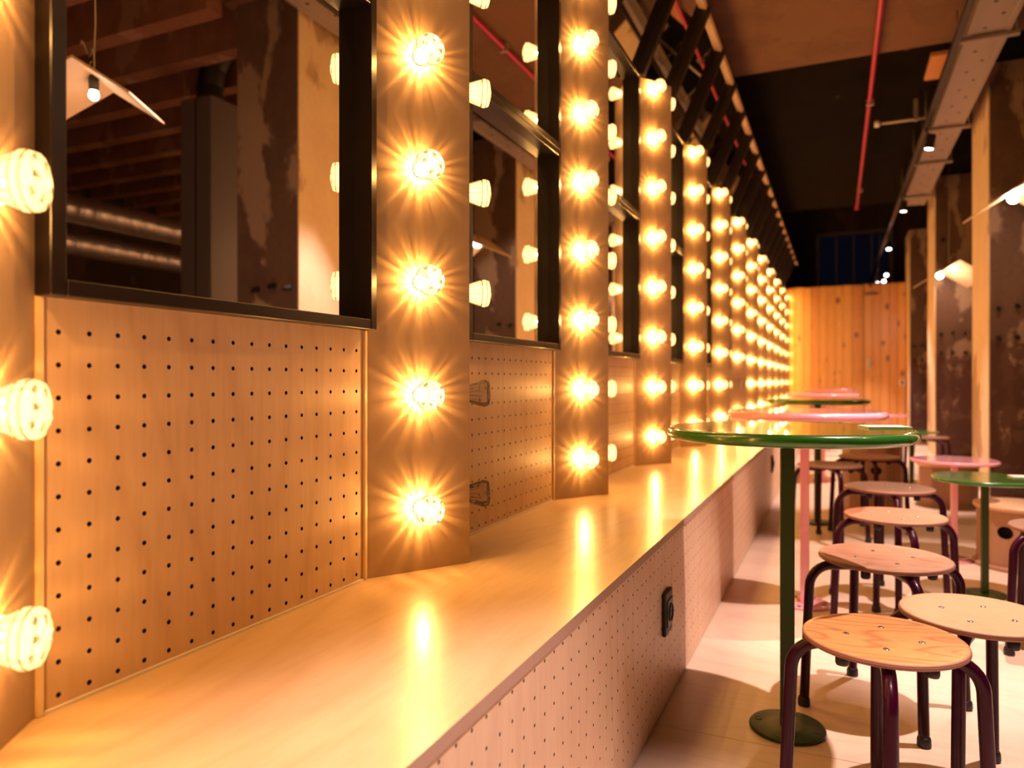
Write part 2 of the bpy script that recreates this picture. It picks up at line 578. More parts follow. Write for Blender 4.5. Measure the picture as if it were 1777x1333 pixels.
# concrete columns of the hall
def column(y, label, studs):
    t = thing('concrete_column', label, 'column', (1.05, y, 0), 0, 'concrete columns along the hall')
    part('shaft', MB().box(0.0125, 0.48, 0, 0.73, 0, 3.315), M['column'], t, bevel=0.006)
    part('lit_side', MB().box(0.0, 0.012, 0.0, 0.73, 0, 3.315), M['column_lit_side'], t, bevel=0.003)  # thin sheet that carries the painted-in bulb light
    for x, z in studs:
        s = MB().lathe([(0.018, 0), (0.016, 0.05), (0.010, 0.062), (0, 0.063)], 8)
        part('anchor_bolt', s, M['void'], t, (x, 0.002, z), (PI / 2 + 0.25, 0.2, 0))
ST = [(0.065, 1.44), (0.185, 1.455), (0.065, 1.215), (0.185, 1.22), (0.31, 1.44), (0.31, 1.22)]
column(3.40, 'concrete column with peeled plaster, seen only in the nearest mirror', ST[:2] + ST[4:5])
column(6.58, 'nearest concrete column behind the round tables, pink low table before it', ST[:4])
column(9.96, 'second concrete column from the front, folded lamp hanging before it', ST + [(0.08, 2.55)])
column(13.32, 'farthest concrete column, beside the knotty pine end wall', ST[:4])

# far partition of knotty boards with a door in it
WY = 13.86
far = structure('wall_far', MB().box(-0.93, 0.40, WY + 0.025, WY + 0.07, 0, 2.50), M['plank'])
x = -0.93
wdt = [0.13, 0.115, 0.14, 0.12, 0.135, 0.125, 0.13, 0.12, 0.14, 0.13]
i = 0
while x < 0.385:
    w_ = min(wdt[i % 10], 0.40 - x)
    part('plank', MB().box(x + 0.002, x + w_ - 0.005, WY, WY + 0.022, 0, 2.525 + 0.004 * (i % 3)), M['plank'], far, bevel=0.003, seg=1)
    x += w_; i += 1
door = structure('door_1', MB().box(0.415, 1.04, WY + 0.02, WY + 0.05, 0.01, 2.5), M['plank'])
x = 0.41
i = 0
while x < 1.03:
    w_ = min(0.128, 1.045 - x)
    part('plank', MB().box(x + 0.002, x + w_ - 0.005, WY - 0.004, WY + 0.019, 0.01, 2.535), M['plank'], door, bevel=0.003, seg=1)
    x += w_; i += 1
hd = MB().tube([(0.47, WY - 0.006, 1.18), (0.47, WY - 0.05, 1.18), (0.56, WY - 0.05, 1.18)], 0.012, 8)
hd.box(0.45, 0.49, WY - 0.012, WY - 0.004, 1.09, 1.25)
part('door_handle', hd, M['chrome'], door)
part('door_closer', MB().box(0.42, 0.62, WY - 0.03, WY - 0.004, 2.35, 2.385), M['grey'], door, bevel=0.003)
t = thing('light_switch', 'small white switch box on the pine door edge', 'switch', (0.985, WY - 0.004, 0.86))
part('housing', MB().box(-0.045, 0.045, -0.035, -0.0005, -0.05, 0.05), M['white'], t, bevel=0.006)
part('rocker', MB().box(-0.02, 0.02, -0.04, -0.035, -0.03, 0.03), M['grey'], t, bevel=0.002)
# dark glazed window high in the end wall
win = structure('window_1', MB().box(-0.42, -0.36, 16.86, 16.98, 2.85, 4.02).box(0.98, 1.04, 16.86, 16.98, 2.85, 4.02)
                .box(-0.42, 1.04, 16.86, 16.98, 3.96, 4.02).box(-0.42, 1.04, 16.86, 16.98, 2.85, 2.92), M['clad'])
for k in range(4):
    x0 = -0.35 + k * 0.335
    part('pane', MB().box(x0, x0 + 0.31, 16.93, 16.94, 2.93, 3.95), M['night'], win)
    part('mullion', MB().box(x0 + 0.31, x0 + 0.335, 16.88, 16.96, 2.93, 3.95), M['clad'], win)

# ------------------------------------------------------------------ the mirror wall
P = 1.109
XB, XA = -0.906, -0.770          # board plane and column edge
YR0, YAP, YR1 = 1.2736, 1.4866, 1.6924
ZB, ZTOP = 0.473, 2.378
ZM0, ZM1, ZM2 = 0.995, 1.687, 2.378
NP = 12                          # light columns, the first just left of the camera's view
ORD = ['first', 'second', 'third', 'fourth', 'fifth', 'sixth', 'seventh', 'eighth', 'ninth', 'tenth', 'eleventh', 'twelfth', 'thirteenth']

# bulb meshes: axis +z, standing on z = 0
def bulb_meshes(lit):
    n = 16
    prof = [(0.0190, 0.004), (0.0310, 0.040), (0.0330, 0.0435), (0.0338, 0.0515), (0.0330, 0.054), (0.0306, 0.0600), (0.0240, 0.0625), (0.0125, 0.0655), (0, 0.063)]
    def mats(k, i):
        if k == 1: return 1
        if k == 3: return 1
        if k == 5: return (1 if (i % 4) == 1 else 0)
        if k == 6: return (1 if (i % 4) == 3 else 0)
        return 0
    lens = MB().lathe(prof, n, smooth=False, mats=mats)
    # fine ribs standing on the flared side
    for k in range(n):
        a = 2 * PI * (k + 0.5) / n
        ca, sa = math.cos(a), math.sin(a)
        for (r0, z0, r1, z1) in ((0.0195, 0.005, 0.0310, 0.039),):
            t = 0.0009
            px_, py_ = -sa * t, ca * t
            b = len(lens.v)
            lens.v += [(r0 * ca + px_, r0 * sa + py_, z0), (r0 * ca - px_, r0 * sa - py_, z0),
                       (r1 * ca - px_, r1 * sa - py_, z1), (r1 * ca + px_, r1 * sa + py_, z1),
                       ((r0 + .0012) * ca, (r0 + .0012) * sa, z0), ((r1 + .0012) * ca, (r1 + .0012) * sa, z1)]
            lens.face((b, b + 4, b + 5, b + 3), 1); lens.face((b + 4, b + 1, b + 2, b + 5), 1)
    socket = MB().lathe([(0.0170, 0), (0.0170, 0.0018), (0.0150, 0.0034), (0.0090, 0.0060), (0, 0.0064)], 16)
    core = MB().lathe([(0.0075, 0.0064), (0.0080, 0.0085), (0.006, 0.0098), (0, 0.0102)], 10)
    if lit:
        return (lens.mesh('bulb', [M['lens_glow'], M['lens_dim']]), socket.mesh('socket', [M['white']]), core.mesh('glow_core', [M['core']]))
    return (lens.mesh('bulb', [M['lens_off'], M['lens_off']]), socket.mesh('socket', [M['white']]), core.mesh('glow_core', [M['grey']]))
BULB_ON, BULB_OFF = bulb_meshes(True), bulb_meshes(False)

# the lamp's own light; the faceted lens throws it in uneven rays, like an IES profile
ld = bpy.data.lights.new('bulb_light', 'POINT')
ld.energy = BULB_W
ld.color = BULB_COL
ld.shadow_soft_size = 0.004
ld.use_nodes = True
nt = ld.node_tree
em = nt.nodes['Emission']
tc = nd(nt, 'ShaderNodeTexCoord')
sp = nd(nt, 'ShaderNodeSeparateXYZ')
nt.links.new(tc.outputs['Normal'], sp.inputs[0])
at = nd(nt, 'ShaderNodeMath', operation='ARCTAN2')
nt.links.new(sp.outputs[1], at.inputs[0]); nt.links.new(sp.outputs[0], at.inputs[1])
cs = nd(nt, 'ShaderNodeMath', operation='COSINE'); nt.links.new(at.outputs[0], cs.inputs[0])
sn = nd(nt, 'ShaderNodeMath', operation='SINE'); nt.links.new(at.outputs[0], sn.inputs[0])
cb = nd(nt, 'ShaderNodeCombineXYZ')
nt.links.new(cs.outputs[0], cb.inputs[0]); nt.links.new(sn.outputs[0], cb.inputs[1])
nz = nd(nt, 'ShaderNodeTexNoise')
nz.inputs['Scale'].default_value = 8.5; nz.inputs['Detail'].default_value = 2.5; nz.inputs['Roughness'].default_value = 0.7
nt.links.new(cb.outputs[0], nz.inputs['Vector'])
mr = nd(nt, 'ShaderNodeMapRange')
nt.links.new(nz.outputs[0], mr.inputs[0])
mr.inputs[1].default_value = 0.36; mr.inputs[2].default_value = 0.68
mr.inputs[3].default_value = 0.25; mr.inputs[4].default_value = 1.95
# rays only on the side thrown back at the board, strongest close in; smooth to the front
def rng(x, a0, a1, b0, b1):
    n = nd(nt, 'ShaderNodeMapRange')
    nt.links.new(x, n.inputs[0])
    for i_, v_ in enumerate((a0, a1, b0, b1)):
        n.inputs[i_ + 1].default_value = v_
    return n.outputs[0]
ray = rng(sp.outputs[2], -0.19, -0.06, 1.0, 0.0)
near = rng(sp.outputs[2], -0.38, -0.12, 3.6, 0.85)
front = rng(sp.outputs[2], -0.05, 0.35, 0.0, 0.75)
mx_ = nd(nt, 'ShaderNodeMix', data_type='FLOAT')
nt.links.new(ray, mx_.inputs[0])
mx_.inputs[2].default_value = 1.0
nt.links.new(mr.outputs[0], mx_.inputs[3])
ml = nd(nt, 'ShaderNodeMath', operation='MULTIPLY')
nt.links.new(mx_.outputs[0], ml.inputs[0]); nt.links.new(near, ml.inputs[1])
ad = nd(nt, 'ShaderNodeMath', operation='ADD')
nt.links.new(ml.outputs[0], ad.inputs[0]); nt.links.new(front, ad.inputs[1])
nt.links.new(ad.outputs[0], em.inputs['Strength'])

def add_bulb(parent, p, nrm, lit):
    """p relative to the parent, nrm the face's outward direction in plan"""
    rz = math.atan2(nrm[1], nrm[0])
    q = (0.0, PI / 2, rz)
    lens, sock, core = BULB_ON if lit else BULB_OFF
    b = link('bulb', lens, parent, p, q)
    if not lit:
        b['label'] = 'unlit clear bulb'
    link('socket', sock, b)
    link('glow_core', core, b)
    if lit:
        l = link('bulb_light', ld, b, (0, 0, 0.016))
    return b

def light_column(i):
    """folded plywood column number i; its fold points into the hall"""
    y = (i - 1) * P
    extra = {1: ', its two lowest far-side bulbs unlit', 6: ', one low bulb unlit on its near side'}.get(i, '')
    t = thing('light_column', 'folded plywood column studded with warm bulbs, ' + (ORD[i] + ' from the near end of the wall') + extra, 'light column', (XB, y, 0), 0, 'bulb columns along the mirror wall')
    dx = XA - XB
    a, b, c = (0.0, YR0), (dx, YAP), (0.0, YR1)
    th = 0.012
    def board(p, q):
        d = Vector((q[0] - p[0], q[1] - p[1])).normalized()
        n = Vector((d.y, -d.x))
        return n
    nl, nr = board(a, b), board(b, c)
    inl = [(p[0] - nl.x * th, p[1] - nl.y * th) for p in (a, b)]
    inr = [(p[0] - nr.x * th, p[1] - nr.y * th) for p in (b, c)]
    ib = (dx - th / math.cos(math.atan2(dx, YAP - YR0)) * 1.0, YAP)
    part('near_panel', MB().prism([a, b, ib, (0.0, a[1] + 0.02)], ZB, ZTOP), M['pillar'], t)
    if i == 12:      # cut off by the pine wall
        ye = 13.852 - y
        f = (ye - b[1]) / (c[1] - b[1])
        cc = (dx * (1 - f), ye)
        part('far_panel', MB().prism([b, cc, (cc[0] - 0.015, ye), ib], ZB, ZTOP), M['pillar'], t)
    else:
        part('far_panel', MB().prism([b, c, (0.0, c[1] - 0.02), ib], ZB, ZTOP), M['pillar'], t)
    part('top_cap', MB().prism([(0.0, a[1] + 0.021), (ib[0] - 0.001, ib[1]), (0.0, (c[1] - 0.021) if i < 12 else ib[1] + 0.05)], ZTOP - 0.014, ZTOP - 0.002), M['pillar'], t)
    for side, (p, q, n) in enumerate(((a, b, nl), (b, c, nr))):
        mx, my = 0.5 * (p[0] + q[0]), 0.5 * (p[1] + q[1])
        if i == 12 and side == 1:      # the short cut face against the pine wall
            mx, my = p[0] + (q[0] - p[0]) * 0.36, p[1] + (q[1] - p[1]) * 0.36
        for k in range(8):
            lit = not ((i == 1 and side == 1 and k < 2) or (i == 6 and side == 0 and k == 1))
            add_bulb(t, (mx, my, 0.612 + 0.2465 * k), (n.x, n.y), lit)
    return t
for i in range(0, NP + 1):
    light_column(i)

# drilled board and two square mirrors in each bay
PEG = peg_sheet(16, 12, 0.042, 0.0301, ZB + 0.001, ZM0 + 0.02, 0.4895 + 0.0003, width=YR0 - (YR1 - P)).mesh('pegboard', [M['peg'], M['void'], M['edge']])
WBAY = YR0 - (YR1 - P)
RW, RD0, RD1 = 0.021, -0.019, 0.030     # frame rail width, back and front relative to the board plane
BATTEN = MB().box(0.0004, 0.0075, -0.006, -0.0004, ZB + 0.001, ZM0 - 0.0008).mesh('edge_batten', [plain('pale pine batten', (0.85, 0.62, 0.34), 0.5)])
BEAD = MB().prism([(0.0082, -0.0042), (WBAY - 0.0085, -0.0042), (WBAY - 0.0085, -0.0003), (0.0082, -0.0003)], ZB + 0.0003, ZB + 0.0040).mesh('sealant_bead', [M['paper']])
def frame_rails(t, W, H):
    part('frame_rail', MB().box(RD0, RD1, 0, RW, 0, H), M['frame'], t, bevel=0.0015, seg=1)
    part('frame_rail', MB().box(RD0, RD1, W - RW, W, 0, H), M['frame'], t, bevel=0.0015, seg=1)
    part('frame_rail', MB().box(RD0, RD1, RW + 0.0003, W - RW - 0.0003, 0, RW), M['frame'], t, bevel=0.0015, seg=1)
    part('frame_rail', MB().box(RD0, RD1, RW + 0.0003, W - RW - 0.0003, H - RW, H), M['frame'], t, bevel=0.0015, seg=1)
    part('glass', MB().box(RD0 + 0.001, -0.011, RW - 0.004, W - RW + 0.004, RW - 0.004, H - RW + 0.004), M['mirror'], t)
for i in range(0, NP + 1):
    y = YR1 - P + (i - 1) * P
    if i <= NP - 0:
        where = ('between the ' + ORD[i - 1] + ' and ' + ORD[i] + ' bulb columns') if i > 0 else 'before the first bulb column'
        o = link('pegboard', PEG, None, (XB, y, 0), (0, 0, PI / 2))
        link('edge_batten', BATTEN, o, (0.0, 0, 0)); link('edge_batten', BATTEN, o, (WBAY - 0.0079, 0, 0)); link('sealant_bead', BEAD, o)
        tag(o, 'birch pegboard below the mirror ' + where, 'pegboard', 'pegboards along the bench')
        for nm, z0, z1, wd in (('lower', ZM0, ZM1 - 0.0008, 'directly above pegboard'), ('upper', ZM1, ZM2, 'in the top row')):
            t = thing('wall_mirror', nm + ' square mirror in black frame, ' + where, 'mirror', (XB, y, z0), 0, nm + ' row of framed mirrors')
            frame_rails(t, WBAY, z1 - z0)

# forward tilted strip of mirrors above, black fins every half bay
TA = math.atan2(0.23, 0.532)
TL = math.hypot(0.23, 0.532)
def tilt(x, l):      # x out of the glass, l up along it -> (X, Z)
    return (-0.893 + math.sin(TA) * l + math.cos(TA) * x, 2.384 + math.cos(TA) * l - math.sin(TA) * x)
def tilted_box(x0, x1, y0, y1, l0, l1):
    mb = MB(); b = 0
    pts = [tilt(x0, l0), tilt(x1, l0), tilt(x1, l1), tilt(x0, l1)]
    mb.v += [(p[0], y0, p[1]) for p in pts] + [(p[0], y1, p[1]) for p in pts]
    for q in ((0, 1, 2, 3), (7, 6, 5, 4), (0, 4, 5, 1), (1, 5, 6, 2), (2, 6, 7, 3), (3, 7, 4, 0)):
        mb.face(q, 0)
    return mb
HB = P / 2
n_t = int((13.75 + 0.4) / HB)
t = thing('tilted_mirror_strip', 'long forward tilted mirror strip with black fins above all the bulb columns', 'mirror strip', (0, 0, 0))
ys = YR0 - 3 * P
for k in range(n_t + 3):
    ya = ys + k * HB
    yb = min(ya + HB, 13.78)
    if yb <= ya + 0.05: break
    part('mirror_pane', tilted_box(-0.008, 0.0, ya + 0.002, yb - 0.002, 0.0, TL), M['mirror'], t)
    part('rail_batten', tilted_box(0.0003, 0.022, ya + 0.0195, yb - 0.0195, TL - 0.016, TL + 0.004), M['peg'], t)
    part('fin', tilted_box(0.0003, 0.040, ya - 0.019, ya + 0.019, 0.0, TL + 0.004), M['frame'], t)
part('top_rail', tilted_box(-0.008, 0.018, ys - 0.02, 13.78, TL + 0.0045, TL + 0.012), M['peg'], t)

# ------------------------------------------------------------------ the bench
XF = -0.425
bench = thing('wall_bench', 'long built-in birch bench with drilled front under the mirror wall', 'bench', (0, 0, 0))
bt = MB()
bt.poly([(XL + 0.02, -1.2, ZB), (XF, -1.2, ZB), (XF, 13.78, ZB), (XL + 0.02, 13.78, ZB)], 0)
bt.poly([(XL + 0.02, -1.2, ZB - 0.021), (XL + 0.02, 13.78, ZB - 0.021), (XF, 13.78, ZB - 0.021), (XF, -1.2, ZB - 0.021)], 0)
bt.poly([(XF, -1.2, ZB - 0.021), (XF, 13.78, ZB - 0.021), (XF, 13.78, ZB), (XF, -1.2, ZB)], 1)
bt.poly([(XL + 0.02, -1.2, ZB - 0.021), (XF, -1.2, ZB - 0.021), (XF, -1.2, ZB), (XL + 0.02, -1.2, ZB)], 1)
bt.poly([(XL + 0.02, 13.78, ZB - 0.021), (XL + 0.02, 13.78, ZB), (XF, 13.78, ZB), (XF, 13.78, ZB - 0.021)], 1)
part('bench_top', bt, [M['bench'], M['edge']], bench)
FRONT = peg_sheet(40, 10, 0.0425, 0.0213, 0.004, ZB - 0.0215, 0.058, r=0.0030, width=1.70).mesh('front_panel', [M['bench_front'], M['void'], M['edge']])
for k in range(9):
    if k < 8:
        link('front_panel', FRONT, bench, (XF - 0.004, -1.15 + k * 1.7012 + 0.05, 0), (0, 0, PI / 2))
FL = peg_sheet(27, 10, 0.0425, 0.0213, 0.004, ZB - 0.0215, 0.058, r=0.0030, width=1.18)
part('front_panel', FL, [M['bench_front'], M['void'], M['edge']], bench, (XF - 0.004, -1.10 + 8 * 1.7012, 0), (0, 0, PI / 2))
part('carcass', MB().box(XL + 0.03, XF - 0.03, -1.15, 13.7, 0.003, ZB - 0.023), M['darkwall'], bench)

def socket(y, z, label):
    t = thing('power_socket', label, 'socket', (XF - 0.0035, y, z), 0, 'black sockets in the bench front')
    part('back_plate', MB().box(0, 0.011, -0.043, 0.043, -0.058, 0.058), M['black'], t, bevel=0.004)
    face = MB().box(0.0112, 0.0145, -0.031, 0.031, -0.036, 0.036)
    part('face_plate', face, M['grey'], t, bevel=0.003)
    well = MB().lathe([(0.0, 0.0148), (0.017, 0.0148), (0.021, 0.0149), (0.021, 0.0180), (0.024, 0.0180), (0.025, 0.0147)], 20)
    part('socket_well', well, M['black'], t, (0, 0, 0), (0, PI / 2, 0))
    for s in (-1, 1):
        part('pin_hole', MB().lathe([(0.003, 0.0150), (0.003, 0.0156), (0, 0.0156)], 8), M['void'], t, (0, s * 0.0095, 0), (0, PI / 2, 0))
socket(1.985, 0.262, 'nearest black power socket in the drilled bench front')
socket(5.48, 0.300, 'black power socket farther along the bench front, beyond the green table')

# ------------------------------------------------------------------ high and low round tables
def make_table(D, H, col, base_d, pole, label, loc, group, rz=0.0, baseholes=True, th=0.030):
    t = thing('round_table', label, 'table', (loc[0], loc[1], 0), rz, group)
    R = D / 2
    e = th / 2
    prof = [(0, H - th), (R - e - 0.008, H - th), (R - e - 0.004, H - th), (R - e, H - th)]
    for k in range(1, 10):
        a = -PI / 2 + PI * k / 10
        prof.append((R - e + e * math.cos(a), H - e + e * math.sin(a)))
    prof += [(R - e, H), (R - e - 0.004, H - 0.0006), (R - e - 0.007, H - 0.0006), (R - e - 0.010, H - 0.0006), (0, H - 0.0006)]
    part('table_top', MB().lathe(prof, 72), M[col], t)
    h = pole / 2
    pc = M['green_dark'] if col == 'green' else M[col]
    part('pole', MB().box(-h, h, -h, h, 0.0105, H - th - 0.0045), pc, t, bevel=0.003)
    part('mounting_plate', MB().box(-0.07, 0.07, -0.07, 0.07, H - th - 0.0042, H - th - 0.0003), pc, t)
    rb = base_d / 2
    part('base', MB().lathe([(0, 0.0), (rb - 0.003, 0.0), (rb, 0.003), (rb, 0.0075), (rb - 0.002, 0.0102), (0.03, 0.0102), (0, 0.0102)], 48), pc, t)
    if baseholes:
        for k in range(4):
            a = PI / 4 + k * PI / 2 + 0.5
            part('base_bolt', MB().lathe([(0.009, 0.0101), (0.009, 0.0112), (0.0075, 0.0116), (0.0055, 0.0108), (0, 0.0108)], 14), M['rubber'], t,
                 (math.cos(a) * rb * 0.78, math.sin(a) * rb * 0.78, 0))
    return t
HG = 'tall round tables beside the bench'
LG = 'low round tables along the columns'
make_table(0.60, 0.771, 'green', 0.185, 0.034, 'nearest tall green lacquered table, bolted down beside the bench', (-0.118, 1.99), HG, 0.12)
make_table(0.60, 0.771, 'pink', 0.185, 0.034, 'tall pink table just behind the nearest tall green one', (-0.12, 3.124), HG, 0.05)
make_table(0.60, 0.775, 'green', 0.185, 0.034, 'second tall green table, beyond the tall pink one', (-0.115, 4.94), HG, 0.3)
make_table(0.60, 0.775, 'pink', 0.185, 0.034, 'second tall pink table, behind both tall green ones', (-0.12, 7.0), HG, 0.1)
make_table(0.60, 0.785, 'pink', 0.185, 0.034, 'farthest tall pink table near the pine end wall', (-0.1, 10.0), HG, 0.1)
make_table(0.39, 0.49, 'green', 0.16, 0.025, 'nearest low green table on a dark pole, at the edge of the picture', (0.556, 3.56), LG, 0.2, th=0.018)
make_table(0.39, 0.50, 'pink', 0.16, 0.027, 'low pink table right behind the nearest low green one', (0.527, 4.199), LG, 0.2, th=0.018)
make_table(0.39, 0.49, 'green', 0.16, 0.025, 'far low green table half hidden by the tall green one', (0.537, 6.655), LG, 0.2, th=0.018)
make_table(0.39, 0.49, 'pink', 0.16, 0.025, 'farthest low pink table before the pine door', (0.56, 9.577), LG, 0.2, th=0.018)
# folded card on the first table, a second on the low one
def card(loc, rz, label, w=0.105, d=0.07):
    t = thing('menu_card', label, 'card', loc, rz, 'paper cards on tables')
    part('lower_leaf', MB().box(-w / 2, w / 2, -d / 2, d / 2, 0.0004, 0.0022), M['paper'], t)
    mb = MB()
    mb.v += [(-w / 2, -d / 2, 0.0026), (w / 2, -d / 2, 0.0026), (w / 2, d / 2, 0.0032), (-w / 2, d / 2, 0.0032),
             (-w / 2, -d / 2, 0.0044), (w / 2, -d / 2, 0.0044), (w / 2, d / 2, 0.0050), (-w / 2, d / 2, 0.0050)]
    for q in ((3, 2, 1, 0), (4, 5, 6, 7), (0, 1, 5, 4), (1, 2, 6, 5), (2, 3, 7, 6), (3, 0, 4, 7)):
        mb.face(q)
    part('upper_leaf', mb, M['paper'], t)
card((0.108, 2.07, 0.7705), 0.35, 'white folded card lying on the nearest tall green table')
card((0.70, 3.62, 0.4895), 0.2, 'white card on the nearest low green table', 0.09, 0.07)

# ------------------------------------------------------------------ stools
def arc_path(r_in, r_knee, H, R, splay):
    """tube centre line from under the seat out to the foot, in the local x-z plane"""
    zt = H - 0.013 - 0.0135
    p = [(r_in, 0, zt), (R - r_knee - 0.03, 0, zt)]
    for k in range(0, 9):
        a = PI / 2 - (PI / 2 - splay) * k / 8
        p.append((R - 0.012 - r_knee + r_knee * math.cos(a), 0, zt - r_knee + r_knee * math.sin(a)))
    x0, z0 = p[-1][0], p[-1][2]
    p.append((x0 + math.tan(splay) * (z0 - 0.03), 0, 0.03))
    p.append((x0 + math.tan(splay) * (z0 - 0.004), 0, 0.004))
    return p
STOOL_CACHE = {}
def stool_meshes(D, H, R, seat_mat):
    key = (D, H, R, seat_mat)
    if key in STOOL_CACHE: return STOOL_CACHE[key]
    r = D / 2
    prof = [(0, H - 0.0145), (r * 0.5, H - 0.0140), (r - 0.004, H - 0.0125), (r - 0.0005, H - 0.010), (r, H - 0.006), (r - 0.001, H - 0.0025), (r - 0.004, H - 0.0006), (r - 0.014, H - 0.0009), (r - 0.022, H - 0.0013), (r * 0.6, H - 0.0028), (r * 0.3, H - 0.0036), (0, H - 0.0038)]
    seat = MB().lathe(prof, 56, mats=lambda k, i: 0 if k >= 6 else 1)
    leg = MB().tube(arc_path(0.022, 0.060, H, R, 0.045), 0.0128, 12)
    path = arc_path(0.022, 0.060, H, R, 0.045)
    fx = path[-1][0]
    foot = MB().lathe([(0, 0), (0.0150, 0), (0.0165, 0.004), (0.0160, 0.018), (0.0140, 0.024), (0.0131, 0.0245)], 14)
    screw = MB().lathe([(0.0062, 0), (0.0062, 0.0012), (0.0045, 0.0020), (0.002, 0.0012), (0, 0.0012)], 12)
    stop = MB().lathe([(0, -0.026), (0.0105, -0.026), (0.012, -0.022), (0.012, 0.0), (0, 0.0)], 14)
    a = (seat.mesh('seat', [M[seat_mat], M['seat_edge']]), leg.mesh('leg', [M['plum']]), foot.mesh('rubber_foot', [M['rubber']]),
         screw.mesh('screw', [M['chrome']]), stop.mesh('bumper', [M['rubber']]), fx)
    STOOL_CACHE[key] = a
    return a
SG = 'round school stools between the tables'
def make_stool(loc, rz, D, H, R, seat_mat, label):
    t = thing('round_stool', label, 'stool', (loc[0], loc[1], 0), rz, SG)
    seat, leg, foot, screw, stop, fx = stool_meshes(D, H, R, seat_mat)
    s = link('seat', seat, t)
    for k in range(4):
        a = k * PI / 2
        l = link('leg', leg, t, (0, 0, 0), (0, 0, a))
        link('rubber_foot', foot, l, (fx, 0, 0))
        c, q = math.cos(a), math.sin(a)
        rr = D * 0.225
        link('screw', screw, s, (rr * c, rr * q, H - 0.0036))
        a2 = a + PI / 4
        link('bumper', stop, t, (D * 0.36 * math.cos(a2), D * 0.36 * math.sin(a2), H - 0.0137))
    return t
make_stool((0.081, 1.596), 0.02, 0.295, 0.391, 0.18, 'seat_a', 'low stool with grained oak seat, nearest beside the green table pole')
make_stool((0.273, 1.842), -0.32, 0.300, 0.391, 0.185, 'seat_b', 'low stool with smooth pale seat, cut by the picture edge')
make_stool((0.116, 2.23), 0.36, 0.333, 0.412, 0.212, 'seat_c', 'stool with worn stained pale seat, behind the grained oak one')
make_stool((0.186, 2.935), 0.25, 0.333, 0.412, 0.205, 'seat_e', 'stool with reddish seat, behind the stained pale one')
make_stool((0.191, 3.34), 0.1, 0.333, 0.458, 0.205, 'seat_d', 'higher stool with dull brown seat, behind the reddish one')
make_stool((-0.041, 4.40), 0.3, 0.333, 0.43, 0.20, 'seat_d', 'brown stool beside the second tall green pole')
make_stool((0.167, 4.752), 0.15, 0.333, 0.45, 0.205, 'seat_e', 'reddish stool in front of the tall plywood drum')
make_stool((0.69, 2.92), 0.5, 0.333, 0.41, 0.205, 'seat_d', 'dark stool at the right picture edge, mostly out of view')
make_stool((0.70, 7.15), 0.5, 0.333, 0.41, 0.205, 'seat_d', 'far dark stool beside the far low green table')

# plywood drum seats
def drum(loc, H, r, rz, label, holes=(0,)):
    t = thing('drum_seat', label, 'drum seat', (loc[0], loc[1], 0), rz, 'plywood drum seats')
    n = 10
    body = MB()
    z0, z1 = 0.020, H - 0.022
    for k in range(n):
        a0, a1 = 2 * PI * k / n, 2 * PI * (k + 1) / n
        p0 = Vector((r * math.cos(a0), r * math.sin(a0), 0)); p1 = Vector((r * math.cos(a1), r * math.sin(a1), 0))
        if k in holes:
            # panel in its own plane with an oval hand hole
            w = (p1 - p0).length
            tmp = MB()
            rect_with_hole(tmp, 0, w, z0, z1, w / 2, z0 + (z1 - z0) * 0.62, 0.034, 0.030, 0.0, 0.03, n8=2)
            ux = (p1 - p0).normalized(); uy = Vector((-ux.y, ux.x, 0))
            b = len(body.v)
            body.v += [tuple(p0 + ux * v[0] + uy * v[1] + Vector((0, 0, v[2]))) for v in tmp.v]
            for f_, m_ in zip(tmp.f, tmp.m):
                body.face([b + q for q in f_], m_)
        else:
            body.poly([(p0.x, p0.y, z0), (p1.x, p1.y, z0), (p1.x, p1.y, z1), (p0.x, p0.y, z1)], 0)
    part('body', body, [M['drum'], M['void']], t)
    part('seat', MB().lathe([(0, z1), (r + 0.006, z1), (r + 0.010, z1 + 0.004), (r + 0.010, H - 0.003), (r + 0.006, H), (0, H)], 40), M['seat_b'], t)
    part('base', MB().lathe([(0, 0.001), (r + 0.010, 0.001), (r + 0.012, 0.004), (r + 0.012, 0.018), (r, 0.0198), (0, 0.0198)], 40), M['drum'], t)
drum((0.800, 4.19), 0.30, 0.185, 0.10, 'plywood drum seat with hand hole behind the nearest low green table', (6, 9))
drum((0.72, 6.05), 0.30, 0.19, 0.3, 'plywood drum seat under the low pink table, before the nearest column', (3,))
drum((0.215, 5.58), 0.48, 0.19, 0.1, 'tall plywood drum seat behind the reddish stools', (7,))

# ------------------------------------------------------------------ overhead: tray, track, spots, pipe
tr = thing('cable_tray', 'galvanised perforated cable tray hung under the dark ceiling', 'cable tray', (0, 0, 0))
TX0, TX1, TZ = 0.715, 0.945, 2.99
mb = MB()
yy = 0.2
pan = MB()
pan.box(TX0 + 0.003, TX1 - 0.003, 0.2, 9.95, TZ, TZ + 0.003)
part('tray_pan', pan, M['galv'], tr)
for x0 in (TX0, TX1 - 0.03):
    part('side_rail', MB().box(x0, x0 + 0.03, 0.2, 9.95, TZ - 0.006, TZ - 0.0002).box(x0 if x0 == TX0 else x0 + 0.027, (x0 if x0 == TX0 else x0 + 0.027) + 0.003, 0.2, 9.95, TZ, TZ + 0.06), M['galv'], tr, bevel=0.001, seg=1)
slots = MB()
yy = 2.4
k = 0
while yy < 9.9:
    slots.lathe([(0, -0.0012), (0.011, -0.0012), (0.011, -0.0002)], 10, c=(TX0 + (0.085, 0.15)[k % 2], yy, TZ))
    yy += 0.17
    k += 1
so = part('slot', slots, M['void'], tr)
so['kind'] = 'stuff'
